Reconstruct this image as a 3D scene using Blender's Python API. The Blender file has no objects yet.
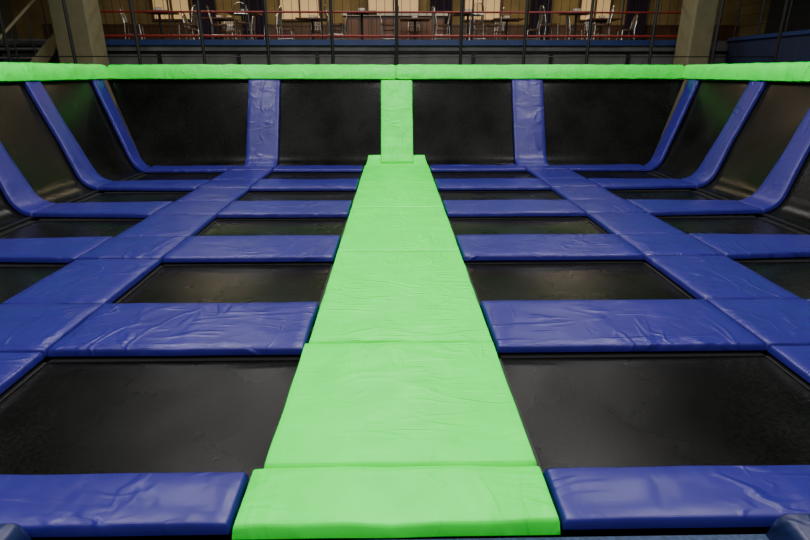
import bpy, bmesh, math, random
from mathutils import Vector, noise, Matrix
random.seed(4)
H=1.65
C=bpy.context.scene.collection

# ---------------- materials ----------------
def newmat(name):
    m=bpy.data.materials.new(name); m.use_nodes=True
    nt=m.node_tree; b=nt.nodes['Principled BSDF']
    return m,nt,b
def simple(name,col,rough=.6,metal=0,noise_amt=.12,nscale=6,bump=.0,spec=.5):
    m,nt,b=newmat(name)
    tc=nt.nodes.new('ShaderNodeTexCoord'); n=nt.nodes.new('ShaderNodeTexNoise')
    n.inputs['Scale'].default_value=nscale; n.inputs['Detail'].default_value=5
    nt.links.new(tc.outputs['Object'],n.inputs['Vector'])
    r=nt.nodes.new('ShaderNodeValToRGB')
    r.color_ramp.elements[0].position=.3; r.color_ramp.elements[1].position=.7
    r.color_ramp.elements[0].color=[c*(1-noise_amt) for c in col]+[1]
    r.color_ramp.elements[1].color=[min(1,c*(1+noise_amt)) for c in col]+[1]
    nt.links.new(n.outputs['Fac'],r.inputs['Fac']); nt.links.new(r.outputs['Color'],b.inputs['Base Color'])
    b.inputs['Roughness'].default_value=rough; b.inputs['Metallic'].default_value=metal
    b.inputs['Specular IOR Level'].default_value=spec
    if bump:
        bp=nt.nodes.new('ShaderNodeBump'); bp.inputs['Strength'].default_value=bump; bp.inputs['Distance'].default_value=.01
        nt.links.new(n.outputs['Fac'],bp.inputs['Height']); nt.links.new(bp.outputs['Normal'],b.inputs['Normal'])
    return m
def vinyl(name,col,rough=.42,crease=1.0,spec=.5):
    m,nt,b=newmat(name); N=nt.nodes.new; L=nt.links.new
    tc=N('ShaderNodeTexCoord')
    oi=N('ShaderNodeObjectInfo')
    add=N('ShaderNodeVectorMath'); add.operation='ADD'
    mul=N('ShaderNodeMath'); mul.operation='MULTIPLY'; mul.inputs[1].default_value=37
    L(oi.outputs['Random'],mul.inputs[0]); L(tc.outputs['Object'],add.inputs[0]); L(mul.outputs[0],add.inputs[1])
    prev=None
    # fold lines running in several directions
    for ang,sc,st,dist in((.5,(1.0,3.2,1.5),1.0,.020),(-.7,(3.4,1.1,1.5),.8,.016),(1.3,(1.6,5.0,2.0),.7,.010)):
        mp=N('ShaderNodeMapping'); mp.inputs['Rotation'].default_value=(0,0,ang); mp.inputs['Scale'].default_value=sc
        L(add.outputs[0],mp.inputs['Vector'])
        a=N('ShaderNodeTexNoise'); a.inputs['Scale'].default_value=1.3; a.inputs['Detail'].default_value=2
        a.inputs['Distortion'].default_value=.6; a.inputs['Roughness'].default_value=.4
        L(mp.outputs[0],a.inputs['Vector'])
        s=N('ShaderNodeMath'); s.operation='SUBTRACT'; s.inputs[1].default_value=.5; L(a.outputs['Fac'],s.inputs[0])
        ab=N('ShaderNodeMath'); ab.operation='ABSOLUTE'; L(s.outputs[0],ab.inputs[0])
        mr=N('ShaderNodeMapRange'); mr.interpolation_type='SMOOTHSTEP'; mr.inputs['From Min'].default_value=0; mr.inputs['From Max'].default_value=.06
        mr.inputs['To Min'].default_value=1; mr.inputs['To Max'].default_value=0; L(ab.outputs[0],mr.inputs['Value'])
        k=N('ShaderNodeTexNoise'); k.inputs['Scale'].default_value=2.2+ang; k.inputs['Detail'].default_value=1; L(add.outputs[0],k.inputs['Vector'])
        km=N('ShaderNodeMapRange'); km.inputs['From Min'].default_value=.48; km.inputs['From Max'].default_value=.68; L(k.outputs['Fac'],km.inputs['Value'])
        mm=N('ShaderNodeMath'); mm.operation='MULTIPLY'; L(mr.outputs[0],mm.inputs[0]); L(km.outputs[0],mm.inputs[1])
        bp=N('ShaderNodeBump'); bp.inputs['Strength'].default_value=min(1,st*crease); bp.inputs['Distance'].default_value=dist; L(mm.outputs[0],bp.inputs['Height'])
        if prev: L(prev.outputs[0],bp.inputs['Normal'])
        prev=bp
    c=N('ShaderNodeTexNoise'); c.inputs['Scale'].default_value=3.4; c.inputs['Detail'].default_value=2; c.inputs['Distortion'].default_value=.4; L(add.outputs[0],c.inputs['Vector'])
    f=N('ShaderNodeTexNoise'); f.inputs['Scale'].default_value=260; L(tc.outputs['Object'],f.inputs['Vector'])
    b2=N('ShaderNodeBump'); b2.inputs['Strength'].default_value=.42; b2.inputs['Distance'].default_value=.03; L(c.outputs['Fac'],b2.inputs['Height']); L(prev.outputs[0],b2.inputs['Normal'])
    b3=N('ShaderNodeBump'); b3.inputs['Strength'].default_value=.15; b3.inputs['Distance'].default_value=.001; L(f.outputs['Fac'],b3.inputs['Height']); L(b2.outputs[0],b3.inputs['Normal'])
    L(b3.outputs[0],b.inputs['Normal'])
    r=N('ShaderNodeValToRGB'); L(c.outputs['Fac'],r.inputs['Fac'])
    r.color_ramp.elements[0].position=.3; r.color_ramp.elements[1].position=.7
    r.color_ramp.elements[0].color=[x*.93 for x in col]+[1]; r.color_ramp.elements[1].color=[min(1,x*1.07) for x in col]+[1]
    L(r.outputs['Color'],b.inputs['Base Color'])
    b.inputs['Roughness'].default_value=rough; b.inputs['Specular IOR Level'].default_value=spec
    return m
def matmat(name,base,rough,spec=.5):
    m,nt,b=newmat(name); N=nt.nodes.new; L=nt.links.new
    tc=N('ShaderNodeTexCoord')
    n=N('ShaderNodeTexNoise'); n.inputs['Scale'].default_value=1.4; n.inputs['Detail'].default_value=6; n.inputs['Roughness'].default_value=.5
    L(tc.outputs['Object'],n.inputs['Vector'])
    n2=N('ShaderNodeTexNoise'); n2.inputs['Scale'].default_value=45; n2.inputs['Detail'].default_value=3; L(tc.outputs['Object'],n2.inputs['Vector'])
    mx=N('ShaderNodeMath'); mx.operation='MULTIPLY'; L(n.outputs['Fac'],mx.inputs[0]); L(n2.outputs['Fac'],mx.inputs[1])
    r=N('ShaderNodeValToRGB'); L(mx.outputs[0],r.inputs['Fac'])
    r.color_ramp.elements[0].position=.12; r.color_ramp.elements[1].position=.42
    r.color_ramp.elements[0].color=[x*.4 for x in base]+[1]; r.color_ramp.elements[1].color=[x*3.0 for x in base]+[1]
    L(r.outputs['Color'],b.inputs['Base Color'])
    w=N('ShaderNodeTexNoise'); w.inputs['Scale'].default_value=350; L(tc.outputs['Object'],w.inputs['Vector'])
    bp=N('ShaderNodeBump'); bp.inputs['Strength'].default_value=.10; bp.inputs['Distance'].default_value=.002; L(w.outputs['Fac'],bp.inputs['Height'])
    bq=N('ShaderNodeBump'); bq.inputs['Strength'].default_value=.3; bq.inputs['Distance'].default_value=.02; L(n.outputs['Fac'],bq.inputs['Height']); L(bp.outputs[0],bq.inputs['Normal'])
    L(bq.outputs[0],b.inputs['Normal'])
    rr=N('ShaderNodeMapRange'); rr.inputs['To Min'].default_value=rough-.05; rr.inputs['To Max'].default_value=rough+.06; L(n.outputs['Fac'],rr.inputs['Value'])
    L(rr.outputs[0],b.inputs['Roughness']); b.inputs['Specular IOR Level'].default_value=spec
    return m
def emis(name,col,s):
    m,nt,b=newmat(name); b.inputs['Base Color'].default_value=(*col,1); b.inputs['Emission Color'].default_value=(*col,1); b.inputs['Emission Strength'].default_value=s
    return m
GREEN=vinyl('green_vinyl',(.002,.86,.045),.42,.42,.28)
BLUE=vinyl('blue_vinyl',(.013,.009,.145),.36,.42,.38)
BLUE_D=vinyl('dark_blue_vinyl',(.006,.010,.06),.4,.5)
MAT=matmat('woven_mat',(.0028,.0027,.0026),.27,.13)
WMAT=matmat('woven_wall_mat',(.0030,.0029,.0028),.25,.13)
STEEL=simple('black_steel',(.006,.006,.007),.5,.3)
CHROME=simple('chair_metal',(.5,.48,.45),.3,1)
CREAM=simple('cream_paint',(.15,.135,.07),.7)
CAFE=simple('cafe_wall_paint',(.26,.19,.07),.8,nscale=1.0,noise_amt=.35)
WOOD=simple('wood_table',(.12,.05,.02),.4)
WOODP=simple('wood_panel',(.085,.042,.018),.5,nscale=3,noise_amt=.3)
RED=simple('red_paint',(.19,.010,.009),.5)
BLUEP=simple('blue_paint',(.008,.022,.10),.5)
BLUEG=simple('gallery_blue_paint',(.006,.012,.045),.6)
FASC=simple('fascia_grey',(.085,.085,.08),.7,nscale=2,noise_amt=.35)
CONC=simple('concrete',(.10,.10,.10),.85,bump=.3)
DARKW=simple('dark_wall_paint',(.03,.035,.035),.85)
OLIVE=simple('olive_wall_paint',(.07,.07,.045),.85)
CEIL=simple('ceiling_paint',(.02,.02,.02),.9)
CURT=simple('curtain_fabric',(.02,.010,.03),.9)
CARPET=simple('deck_carpet',(.018,.035,.08),.95,nscale=60,noise_amt=.4,bump=.4)
GLASSL=emis('lit_window_pane',(1,.70,.32),.22)
WHITE=simple('white_trim',(.5,.48,.43),.6)

# ---------------- mesh helpers ----------------
def finish(name,bm,mats,smooth=True,parent=None):
    bmesh.ops.recalc_face_normals(bm,faces=bm.faces)
    me=bpy.data.meshes.new(name); bm.to_mesh(me); bm.free()
    for m in (mats if isinstance(mats,list) else [mats]): me.materials.append(m)
    if smooth:
        for p in me.polygons: p.use_smooth=True
        try: me.set_sharp_from_angle(angle=math.radians(40))
        except Exception: pass
    o=bpy.data.objects.new(name,me); C.objects.link(o)
    if parent: o.parent=parent
    return o
def box(bm,x0,x1,y0,y1,z0,z1,mi=0,bev=0):
    r=bmesh.ops.create_cube(bm,size=1)
    vs=r['verts']
    for v in vs:
        v.co=Vector(((x0+x1)/2+v.co.x*(x1-x0),(y0+y1)/2+v.co.y*(y1-y0),(z0+z1)/2+v.co.z*(z1-z0)))
    fs={f for v in vs for f in v.link_faces}
    for f in fs: f.material_index=mi
    if bev:
        es=list({e for v in vs for e in v.link_edges})
        bmesh.ops.bevel(bm,geom=es,offset=bev,segments=2,affect='EDGES',profile=.5)
def tube(bm,pts,r,seg=8,mi=0,closed=False):
    pts=[Vector(p) for p in pts]; n=len(pts); rings=[]
    up=None
    for i,p in enumerate(pts):
        if closed: t=(pts[(i+1)%n]-pts[i-1])
        else: t=pts[min(i+1,n-1)]-pts[max(i-1,0)]
        t.normalize()
        if up is None:
            up=Vector((0,0,1)) if abs(t.z)<.9 else Vector((1,0,0))
        a=t.cross(up).normalized(); b=a.cross(t).normalized(); up=b
        rings.append([bm.verts.new(p+r*(math.cos(k*2*math.pi/seg)*a+math.sin(k*2*math.pi/seg)*b)) for k in range(seg)])
    m=n if closed else n-1
    for i in range(m):
        A=rings[i];B=rings[(i+1)%n]
        for k in range(seg):
            f=bm.faces.new((A[k],A[(k+1)%seg],B[(k+1)%seg],B[k])); f.material_index=mi
    if not closed:
        for R in (rings[0],rings[-1]):
            f=bm.faces.new(R); f.material_index=mi
def params(L,step,r):
    e=[0,.06*r,.3*r,.65*r,1.1*r]
    n=max(2,int((L-2*1.1*r)/step))
    mid=[1.1*r+(L-2.2*r)*i/n for i in range(1,n)]
    a=e+mid+[L-x for x in reversed(e)]
    return [x/L for x in a]
SEED=[0]
def pad(name,P,Lu,Lv,thick,mat,step=.07,r=.016,wr=.005,parent=None):
    """padded cushion draped on surface P(u,v)->(pos,normal)"""
    SEED[0]+=1; sd=Vector((SEED[0]*7.3,SEED[0]*3.1,0))
    U=params(Lu,step,r); V=params(Lv,step,r)
    bm=bmesh.new(); top={};bot={}
    nu,nv=len(U),len(V)
    c=P(.5,.5)[0]
    for i,u in enumerate(U):
        for j,v in enumerate(V):
            p,n=P(u,v)
            du=min(u,1-u)*Lu; dv=min(v,1-v)*Lv
            q=lambda d: math.sqrt(max(0,1-(1-min(d/r,1))**2))
            pr=q(du)*q(dv)
            w=noise.noise(Vector((u*Lu*1.7,v*Lv*1.7,0))+sd)+.6*noise.noise(Vector((u*Lu*5,v*Lv*5,0))+sd)
            puff=.004*min(1,min(du,dv)/.12)
            ed=noise.noise(Vector((u*Lu*3,v*Lv*3,5))+sd)*.006
            h=thick*pr+(w*wr+puff)*pr
            edge=(i in(0,nu-1) or j in(0,nv-1))
            pp=p+(p-c).normalized()*ed if (p-c).length>0 else p
            t=bm.verts.new(pp+n*(h if not edge else 0)); top[i,j]=t
            bot[i,j]=t if edge else bm.verts.new(pp)
    for i in range(nu-1):
        for j in range(nv-1):
            bm.faces.new((top[i,j],top[i+1,j],top[i+1,j+1],top[i,j+1]))
            b4=(bot[i,j],bot[i,j+1],bot[i+1,j+1],bot[i+1,j])
            if not all(x in (top[i,j],top[i+1,j],top[i+1,j+1],top[i,j+1]) for x in b4):
                try: bm.faces.new(b4)
                except ValueError: pass
    return finish(name,bm,mat,parent=parent)
T=.05
def flatpad(name,x0,x1,y0,y1,mat,z=-T,th=T,taper=None,g=.005,**k):
    x0+=g;x1-=g;y0+=g;y1-=g
    def P(u,v):
        x=x0+(x1-x0)*u; yy0,yy1=y0,y1
        if taper:
            s=taper[0]+(taper[1]-taper[0])*u
            m=(y0+y1)/2; hh=(y1-y0)/2-s; yy0,yy1=m-hh,m+hh
        return Vector((x,yy0+(yy1-yy0)*v,z)),Vector((0,0,1))
    return pad(name,P,abs(x1-x0),abs(y1-y0),th,mat,**k)

# ---------------- layout ----------------
RW=.61
S0={-1:2.25,1:2.37}; S1={-1:3.05,1:3.15}
FX={-1:4.57,1:4.66}
BY=10.18
rows=[(1.635,1.955),(3.07,3.82),(4.88,5.62),(6.56,7.30),(8.17,8.88),(9.80,10.17)]
R=.40; ANG=math.radians(62); ZT=1.52+T
Ls=(ZT-R*(1-math.cos(ANG)))/math.sin(ANG); LT=R*ANG+Ls
def prof(t):
    s=t*LT
    if s<R*ANG:
        a=s/R; o=R*math.sin(a); z=R*(1-math.cos(a))
    else:
        a=ANG; k=s-R*ANG; o=R*math.sin(a)+k*math.cos(a); z=R*(1-math.cos(a))+k*math.sin(a)
    return o,z-T,a
OT=prof(1)[0]
def side(sx,t,y,off=0):
    o,z,a=prof(t); n=Vector((-sx*math.sin(a),0,math.cos(a)))
    return Vector((sx*(FX[sx]+o),y,z))+n*off,n
def back(t,x,off=0):
    o,z,a=prof(t); n=Vector((0,-math.sin(a),math.cos(a)))
    return Vector((x,BY+o,z))+n*off,n

# runway pads
ys=[1.96,3.13,5.02,6.85,8.45,10.17]
for k,(a,b) in enumerate(zip(ys[:-1],ys[1:])):
    flatpad('green_runway_pad',-RW-(.022 if k==0 else 0),RW,a,b,GREEN,th=T+.010,wr=.008,step=.05)
flatpad('green_runway_end_cover',-RW-.065,RW+.006,1.61,1.953,GREEN,z=-T,th=T+.018,wr=.014,step=.04)
# upturned far end of the runway
pad('green_runway_pad',lambda u,v:back(.006+.20*u,(-1+2*v)*(RW-.005-.06*u),.0),LT*.20,1.2,T,GREEN,step=.05,wr=.010)
# blue pads
for i,(a,b) in enumerate(rows):
    for sx in(-1,1):
        rw=RW+(.006 if i else (.07 if sx<0 else .010))
        x0,x1=sorted((sx*rw,sx*S0[sx])); flatpad('blue_trampoline_pad',x0,x1,a,b,BLUE,wr=.006)
        x0,x1=sorted((sx*S0[sx],sx*S1[sx])); flatpad('blue_junction_pad',x0,x1,a,b,BLUE,wr=.006)
        tp=(0,.09) if i<5 else (0,.0)
        x0,x1=sorted((sx*S1[sx],sx*FX[sx]))
        flatpad('blue_trampoline_pad',x0,x1,a,b,BLUE,taper=tp if sx>0 else (tp[1],tp[0]))
        if i<5:
            x0,x1=sorted((sx*S0[sx],sx*S1[sx])); flatpad('blue_strip_pad',x0,x1,b,rows[i+1][0],BLUE,th=T-.004,wr=.006)
# slope pads on side walls
for sx in(-1,1):
    for i,(a,b) in enumerate(rows[:5]):
        m=(a+b)/2; hw=(b-a)/2-.09 if i else (b-a)/2
        hw2=.19
        def P(u,v,m=m,hw=hw,sx=sx):
            w=hw+(hw2-hw)*min(1,u*2)
            return side(sx,.005+u*.985,m-w+2*w*v+.38*u)
        pad('blue_slope_pad',P,LT,.5,T,BLUE,step=.07)
    def P(u,v,sx=sx):
        o=prof(u)[0]
        return side(sx,.004+u*.985,BY+o-.36*(1-v)-.01-.22*u)
    pad('blue_slope_pad',P,LT,.36,T,BLUE,step=.07)
for sx in(-1,1):
    c=2.58 if sx>0 else -2.57
    pad('blue_slope_pad',lambda u,v,c=c:back(.01+u*.98,c-.31+.62*v),LT,.62,T,BLUE,step=.07,wr=.008)
pad('green_slope_pad',lambda u,v:back(.07+u*.91,-.30+.62*v,.055*max(0,min(1,(.32-u)/.08))+.004),LT*.9,.62,T,GREEN,step=.05,wr=.012)
for x0,x1 in((-FX[-1],-2.89),(-2.25,-.63),(.63,2.26),(2.90,FX[1])):
    pad('blue_sill_pad',lambda u,v,x0=x0,x1=x1:back(.006+.055*v,x0+(x1-x0)*u,0),x1-x0-.01,.10,.035,BLUE,step=.09,wr=.014)

# ---------------- trampoline beds ----------------
def bed(x0,x1,y0,y1,fx0,fx1,fy0,fy1):
    bm=bmesh.new(); n=14; g={}
    for lay,z in((0,-.075),(1,-.083)):
        for i in range(n+1):
            for j in range(n+1):
                u,v=i/n,j/n
                sag=-.025*(1-(2*u-1)**2)*(1-(2*v-1)**2)
                g[lay,i,j]=bm.verts.new((x0+(x1-x0)*u,y0+(y1-y0)*v,z+sag))
        for i in range(n):
            for j in range(n):
                bm.faces.new((g[lay,i,j],g[lay,i+1,j],g[lay,i+1,j+1],g[lay,i,j+1]))
    w=.09
    for (a,b,c,d) in((x0,x1,y0,y0+w),(x0,x1,y1-w,y1),(x0,x0+w,y0,y1),(x1-w,x1,y0,y1)):
        box(bm,a,b,c,d,-.085,-.070,1)
    k=int((x1-x0)/.16)
    for i in range(k):
        x=x0+(x1-x0)*(i+.5)/k
        tube(bm,[(x,y0,-.077),(x,fy0,-.077)],.011,6,1); tube(bm,[(x,y1,-.077),(x,fy1,-.077)],.011,6,1)
    k=int((y1-y0)/.16)
    for i in range(k):
        y=y0+(y1-y0)*(i+.5)/k
        tube(bm,[(x0,y,-.077),(fx0,y,-.077)],.011,6,1); tube(bm,[(x1,y,-.077),(fx1,y,-.077)],.011,6,1)
    return finish('trampoline_bed',bm,[MAT,STEEL])
for i in range(5):
    a,b=rows[i][1],rows[i+1][0]
    fa,fb=(rows[i][0]+rows[i][1])/2+.04,(rows[i+1][0]+rows[i+1][1])/2-.04
    for sx in(-1,1):
        mid=(S0[sx]+S1[sx])/2
        xs=sorted((sx*(RW-.06),sx*(S0[sx]+.07))); fx=sorted((sx*.40,sx*(mid-.04)))
        bed(xs[0],xs[1],a-.06,b+.06,fx[0],fx[1],fa,fb)
        xs=sorted((sx*(S1[sx]-.07),sx*(FX[sx]-.04))); fx=sorted((sx*(mid+.04),sx*(FX[sx]-.012)))
        bed(xs[0],xs[1],a-.06,b+.06,fx[0],fx[1],fa,fb)

def wallbed(P,nu=26,nv=12,mat=WMAT):
    bm=bmesh.new(); g={}
    for lay,off in((0,-.012),(1,-.022)):
        for i in range(nu+1):
            for j in range(nv+1):
                u,v=i/nu,j/nv
                bul=-.05*(1-(2*u-1)**2)*(1-(2*v-1)**2)
                g[lay,i,j]=bm.verts.new(P(.01+u*.985,v,off+bul)[0])
        for i in range(nu):
            for j in range(nv):
                bm.faces.new((g[lay,i,j],g[lay,i+1,j],g[lay,i+1,j+1],g[lay,i,j+1]))
    return finish('angled_trampoline_bed',bm,mat)
for sx in(-1,1):
    for i in range(5):
        a=(rows[i][0]+rows[i][1])/2+.06; b=(rows[i+1][0]+rows[i+1][1])/2-.06
        if i<4: wallbed(lambda u,v,o,a=a,b=b,sx=sx: side(sx,u,a+(b-a)*v+.38*u,o))
        else: wallbed(lambda u,v,o,a=a,sx=sx: side(sx,u,(a+.38*u)+(BY+prof(u)[0]-.1-(a+.38*u))*v,o))
    wallbed(lambda u,v,o,sx=sx: back(u,sx*(.1+2.40*v),o))
    wallbed(lambda u,v,o,sx=sx: back(u,sx*(2.62+(FX[sx]+prof(u)[0]-.01-2.62)*v),o),nv=16)

# ---------------- steel frame ----------------
bm=bmesh.new()
zt=-T-.004
tx={sx:FX[sx]+OT+.06 for sx in(-1,1)}; ty=BY+OT+.06
for sx in(-1,1):
    xsn=(.36,(S0[sx]+S1[sx])/2,FX[sx]+.025)
    for x in xsn:
        box(bm,sx*x-.035,sx*x+.035,1.65,BY+.05,zt-.08,zt-.0)
    for i,(a,b) in enumerate(rows):
        m=(a+b)/2
        for x in xsn: box(bm,sx*x-.04,sx*x+.04,m-.04,m+.04,-.9,zt-.08)
        pts=[side(sx,t,m+.38*t,-.09)[0] for t in(0,.08,.16,.24,.4,1)]; tube(bm,pts,.03,8)
        tube(bm,[(sx*tx[sx],m+.38,-.9),(sx*tx[sx],m+.38,1.6)],.04,8)
for (a,b) in rows:
    m=(a+b)/2; box(bm,-FX[-1],FX[1],m-.035,m+.035,zt-.08,zt-.001)
for x in(-4.42,-2.56,-.2,.2,2.6,4.42):
    tube(bm,[back(t,x,-.11)[0] for t in(0,.08,.16,.24,.4,1)],.03,8)
    tube(bm,[(x,ty,-.9),(x,ty,1.6)],.04,8)
tube(bm,[(-tx[-1],1.2,1.64),(-tx[-1],ty,1.64),(tx[1],ty,1.64),(tx[1],1.2,1.64)],.04,8)
finish('trampoline_frame',bm,STEEL)

# ---------------- green top rail padding ----------------
def railpad(a,b):
    SEED[0]+=1; sd=SEED[0]*5.7
    a=Vector((*a,0)); b=Vector((*b,0)); d=(b-a); L=d.length; d.normalize(); inn=Vector((-d.y,d.x,0))
    ctrl=[(.11,1.515),(.14,1.53),(.135,1.60),(.10,1.70),(.055,1.765),(.02,1.785),(-.06,1.78),(-.10,1.74),(-.11,1.60),(-.10,1.53),(-.05,1.51),(.03,1.505)]
    n=max(2,int(L/.05)); bm=bmesh.new(); rings=[]
    for i in range(n+1):
        t=i/n; p=a+d*(L*t); e=min(i,n-i); sh=1 if e>0 else .90
        ring=[]
        for k,(x,z) in enumerate(ctrl):
            w=noise.noise(Vector((L*t*3.0+sd,z*9,x*9)))*.014+noise.noise(Vector((L*t*8+z*20+sd,z*10,0)))*.012
            xx=x*sh+w; zz=1.65+(z-1.65)*sh+w*.5
            ring.append(bm.verts.new(p+inn*xx+Vector((0,0,zz))))
        rings.append(ring)
    m=len(ctrl)
    for A,B in zip(rings[:-1],rings[1:]):
        for k in range(m): bm.faces.new((A[k],A[(k+1)%m],B[(k+1)%m],B[k]))
    bm.faces.new(rings[0]); bm.faces.new(rings[-1])
    finish('green_rail_pad',bm,GREEN)
bx=[-tx[-1]+.12,0.0,tx[1]-.12]
for a,b in zip(bx[:-1],bx[1:]):
    railpad((b-.004,ty),(a+.004,ty))
yy=[1.2,3.4,5.6,7.9,ty+.08]
for a,b in zip(yy[:-1],yy[1:]):
    railpad((tx[1],a+.004),(tx[1],b-.004)); railpad((-tx[-1],b-.004),(-tx[-1],a+.004))

# ---------------- near deck ----------------
bm=bmesh.new(); box(bm,-6.2,6.2,-2.5,1.605,-.9,-.045,0,.01); finish('entry_deck',bm,CARPET)
for sx in(-1,1):
    x0,x1=sorted((sx*1.40,sx*2.6))
    flatpad('dark_blue_step_pad',x0,x1,1.36,1.60,BLUE_D,z=-.045,th=.13,wr=.012,r=.03)

# ---------------- hall shell ----------------
def one(name,mat,*b,bev=0):
    bm=bmesh.new(); box(bm,*b,bev=bev); return finish(name,bm,mat,smooth=False)
one('floor',CONC,-13,13,-4,22,-1.1,-.9)
one('wall_left',OLIVE,-13.2,-13,-4,20.7,-.9,7)
one('wall_right',DARKW,13,13.2,-4,20.7,-.9,7)
one('wall_back',CAFE,-13,13,20.5,20.7,-.9,7)
one('wall_front',DARKW,-13,13,-4.2,-4,-.9,7)
one('ceiling',CEIL,-13.2,13.2,-4.2,22,7,7.2)

# mezzanine
one('mezzanine_floor',FASC,-12.98,12.98,14.8,20.48,2.15,2.40)
bm=bmesh.new()
box(bm,-12.98,12.98,14.9,15.0,-.9,2.15,0)
for z in(1.5,2.10): box(bm,-12.98,12.98,14.85,14.9,z,z+.04,1)
for k in range(-12,13,2): box(bm,k-.04,k+.04,14.84,14.9,-.9,2.15,1)
finish('mezzanine_front_panel',bm,[FASC,STEEL],smooth=False)
one('trim_1',BLUEP,-7.6,7.9,14.72,14.79,2.28,2.41)
bm=bmesh.new()
for z,r in((2.50,.030),(3.05,.024),(3.45,.03)):
    tube(bm,[(-7.5,14.86,z),(7.6,14.86,z)],r,8)
for k in range(9): 
    x=-7.5+k*15.1/8; tube(bm,[(x,14.86,2.4),(x,14.86,3.45)],.022,8,1)
for k in range(72):
    x=-7.4+k*.21; tube(bm,[(x,14.86,2.5),(x,14.86,3.45)],.007,5,1)
finish('balcony_railing',bm,[RED,STEEL])
def column(x0,x1,y0,y1):
    bm=bmesh.new(); box(bm,x0,x1,y0,y1,-.9,7,0,.04); box(bm,x0-.05,x1+.05,y0-.05,y1+.05,-.9,-.5,0,.02); box(bm,x0-.04,x1+.04,y0-.04,y1+.04,6.7,7,0,.02)
    finish('building_column',bm,CREAM,smooth=False)
column(-8.0,-7.15,13.9,14.6); column(7.05,7.60,13.9,14.6)
# net poles
bm=bmesh.new()
py=12.1
for k in range(-6,7):
    x=.02+k*1.33
    tube(bm,[(x,py,-.9),(x,py,6.95)],.034,8)
    box(bm,x-.07,x+.07,py-.07,py+.07,-.9,-.88)
for z in(4.5,6.9): tube(bm,[(-7.95,py,z),(8.0,py,z)],.02,6)
tube(bm,[(-7.95,py,1.95),(8.0,py,1.95)],.012,6)
finish('net_support_poles',bm,STEEL)

# chairs
def chair(x,y,rot,z0=2.40):
    bm=bmesh.new()
    for sx in(-1,1):
        tube(bm,[(sx*.19,.20,0),(sx*.17,.17,.44)],.014)
        tube(bm,[(sx*.20,-.22,0),(sx*.18,-.18,.44),(sx*.17,-.22,.68),(sx*.14,-.25,.84),(sx*.07,-.26,.90),(0,-.262,.915)],.014)
        tube(bm,[(sx*.185,.19,.2),(sx*.19,-.2,.2)],.009)
    for k in(-2,-1,0,1,2): tube(bm,[(k*.05,-.19,.46),(k*.055,-.225,.68),(k*.045,-.255,.885-.01*abs(k))],.008,6)
    tube(bm,[(-.17,-.22,.66),(.17,-.22,.66)],.01)
    pts=[(.20*math.cos(a)*(1+.12*abs(math.sin(2*a))),.20*math.sin(a)*(1+.12*abs(math.sin(2*a))),0) for a in [i*math.pi/12 for i in range(24)]]
    lo=[bm.verts.new((p[0],p[1],.435)) for p in pts]; hi=[bm.verts.new((p[0],p[1],.475)) for p in pts]
    f=bm.faces.new(hi); f.material_index=1; f=bm.faces.new(lo); f.material_index=1
    for i in range(24):
        f=bm.faces.new((lo[i],lo[(i+1)%24],hi[(i+1)%24],hi[i])); f.material_index=1
    o=finish('cafe_chair',bm,[CHROME,WOOD]); o.location=(x,y,z0); o.rotation_euler=(0,0,rot)
def table(x,y,w=.8,z0=2.40,h=.76):
    bm=bmesh.new()
    box(bm,-w/2,w/2,-w/2,w/2,h-.04,h,0,.012)
    tube(bm,[(0,0,.03),(0,0,h-.04)],.035,12,1)
    for a in range(4):
        c,s=math.cos(a*math.pi/2+.78),math.sin(a*math.pi/2+.78)
        tube(bm,[(0,0,.05),(c*.3,s*.3,.02)],.02,8,1); tube(bm,[(0,0,h-.06),(c*.25,s*.25,h-.045)],.014,6,1)
    box(bm,-.09,.09,-.05,.05,h,h+.10,2,.01)
    o=finish('cafe_table',bm,[WOOD,STEEL,WHITE]); o.location=(x,y,z0)
for i,x in enumerate((-6.3,-4.1,-.9,2.0,4.9)):
    y=16.0+(i%2)*.3; table(x,y)
    chair(x-.72,y,-math.pi/2+.2); chair(x+.72,y+.05,math.pi/2-.15)
    if i%2: chair(x+.1,y-.70,.15)
for i,x in enumerate((-5.3,-2.5,.6,3.4,6.3)):
    y=18.0; table(x,y,.9)
    chair(x-.8,y,-math.pi/2); chair(x+.8,y,math.pi/2); chair(x,y+.8,math.pi)

def window(n,x0,x1,z0,z1):
    bm=bmesh.new()
    box(bm,x0,x1,20.44,20.46,z0,z1,1)
    f=.06
    for a,b,c,d in((x0-f,x1+f,z0-f,z0),(x0-f,x1+f,z1,z1+f),(x0-f,x0,z0,z1),(x1,x1+f,z0,z1),((x0+x1)/2-.025,(x0+x1)/2+.025,z0,z1),(x0,x1,(z0+z1)/2-.02,(z0+z1)/2+.02)):
        box(bm,a,b,20.38,20.49,c,d,0)
    finish('window_%d'%n,bm,[WOODP,GLASSL],smooth=False)
for n,(a,b) in enumerate(((-8.2,-7.0),(-3.9,-2.6),(-.9,.8),(2.4,3.6),(6.4,7.4))): window(n+1,a,b,3.35,4.7)
bm=bmesh.new(); box(bm,-12,12,20.43,20.48,2.41,3.15)
for k in range(60): box(bm,-12+k*.4,-11.97+k*.4,20.415,20.43,2.41,3.12)
box(bm,-12,12,20.40,20.48,3.13,3.19); finish('trim_2',bm,WOODP,smooth=False)
def curtain(x0,x1,y,z0,z1):
    bm=bmesh.new(); n=40; A=[];B=[]
    for i in range(n+1):
        x=x0+(x1-x0)*i/n; dy=.05*math.sin(i*1.3)
        A.append(bm.verts.new((x,y+dy,z0))); B.append(bm.verts.new((x,y+dy*.6,z1)))
    for i in range(n): bm.faces.new((A[i],A[i+1],B[i+1],B[i]))
    tube(bm,[(x0-.1,y,z1),(x1+.1,y,z1)],.02,6)
    finish('curtain',bm,CURT)
for x in(-6.8,-5.2,1.2,4.6,7.9): curtain(x,x+.75,20.25,2.42,5.0)
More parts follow.
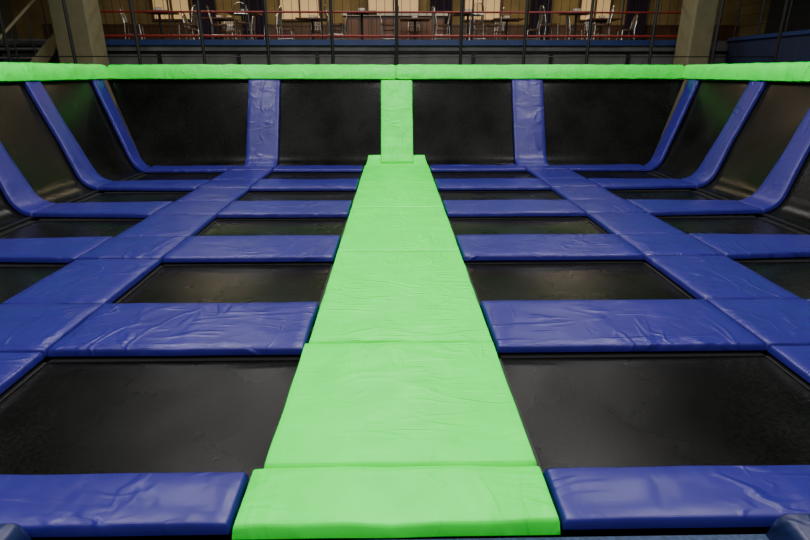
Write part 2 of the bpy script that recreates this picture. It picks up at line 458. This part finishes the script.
bm=bmesh.new(); box(bm,-1.6,1.6,19.2,19.7,2.4,3.35,0); box(bm,-1.7,1.7,19.1,19.8,3.35,3.42,1)
for k in range(8): box(bm,-1.5+k*.4,-1.2+k*.4,19.17,19.2,2.5,3.25,2)
finish('serving_counter',bm,[WOODP,WHITE,WOOD],smooth=False)

# right hand gallery with blue fascia, left hand stair
bm=bmesh.new(); box(bm,8.45,8.55,5,14.7,1.85,2.45,0); box(bm,8.40,8.45,5,14.7,2.38,2.46,2); box(bm,8.55,12.9,5,14.7,2.28,2.38,1)
for k in range(11): tube(bm,[(8.5,5.1+k*.95,2.45),(8.5,5.1+k*.95,5.5)],.025,6,1)
for k in range(12): tube(bm,[(8.5,5,2.7+k*.24),(8.5,14.6,2.7+k*.24)],.008,5,1)
for y in(5.2,9.8,14.5): box(bm,8.8,8.95,y-.07,y+.07,-.9,2.28,1)
finish('side_gallery',bm,[BLUEG,STEEL,BLUEP],smooth=False)
bm=bmesh.new()
SX0,SX1=-10.4,-8.5
for k in range(16):
    z=-.9+(k+1)*.206; y=9.8+k*.30
    box(bm,SX0,SX1,y,y+.30,z-.04,z,0)
for x in(SX0,SX1):
    vs=[]
    for dx in(0,.06):
        vs.append([bm.verts.new((x+dx,9.6,-.9)),bm.verts.new((x+dx,14.75,2.2)),bm.verts.new((x+dx,14.75,2.55)),bm.verts.new((x+dx,9.6,-.5))])
    for r in vs: f=bm.faces.new(r); f.material_index=1
    for i in range(4):
        f=bm.faces.new((vs[0][i],vs[0][(i+1)%4],vs[1][(i+1)%4],vs[1][i])); f.material_index=1
    tube(bm,[(x,9.7,.5),(x,14.7,3.5)],.03,8,1)
    for k in range(8): tube(bm,[(x,9.8+k*.68,-.55+k*.42),(x,9.8+k*.68,.5+k*.42)],.018,6,2)
finish('steel_staircase',bm,[CONC,CREAM,STEEL],smooth=False)

# ---------------- lights ----------------
def lamp(x,y,z,w,l,e,col=(1,.98,.95),name='pendant_light'):
    root=bpy.data.objects.new(name,None); C.objects.link(root); root.location=(x,y,z)
    bm=bmesh.new(); box(bm,-w/2-.05,w/2+.05,-l/2-.05,l/2+.05,.03,.13,0,.01)
    tube(bm,[(0,-l/3,.13),(0,-l/3,6.99-z)],.008,5); tube(bm,[(0,l/3,.13),(0,l/3,6.99-z)],.008,5)
    h=finish('housing',bm,STEEL,smooth=False,parent=root)
    ld=bpy.data.lights.new(name,'AREA'); ld.shape='RECTANGLE'; ld.size=w; ld.size_y=l; ld.energy=e; ld.color=col
    lo=bpy.data.objects.new('tube_light',ld); C.objects.link(lo); lo.parent=root
for x in(-4.0,0,4.0):
    for y in(-1.5,3.5,8.5,13.2):
        e=(285 if x==0 else 185) if y<12 else 80
        lamp(x,y,6.3,.7,1.8,e)
for x in(-6,-2,2,6):
    lamp(x,17.5,5.6,1.4,.5,55,(1,.76,.45))
w=bpy.data.worlds.new('World'); bpy.context.scene.world=w; w.use_nodes=True
w.node_tree.nodes['Background'].inputs[0].default_value=(.6,.65,.75,1); w.node_tree.nodes['Background'].inputs[1].default_value=.15

# ---------------- camera ----------------
cd=bpy.data.cameras.new('camera'); cam=bpy.data.objects.new('camera',cd); C.objects.link(cam)
cd.lens=24; cd.sensor_width=36
cam.location=(-.03,0,H); cam.rotation_euler=(math.radians(90-20.14),0,math.radians(-1.05))
bpy.context.scene.camera=cam
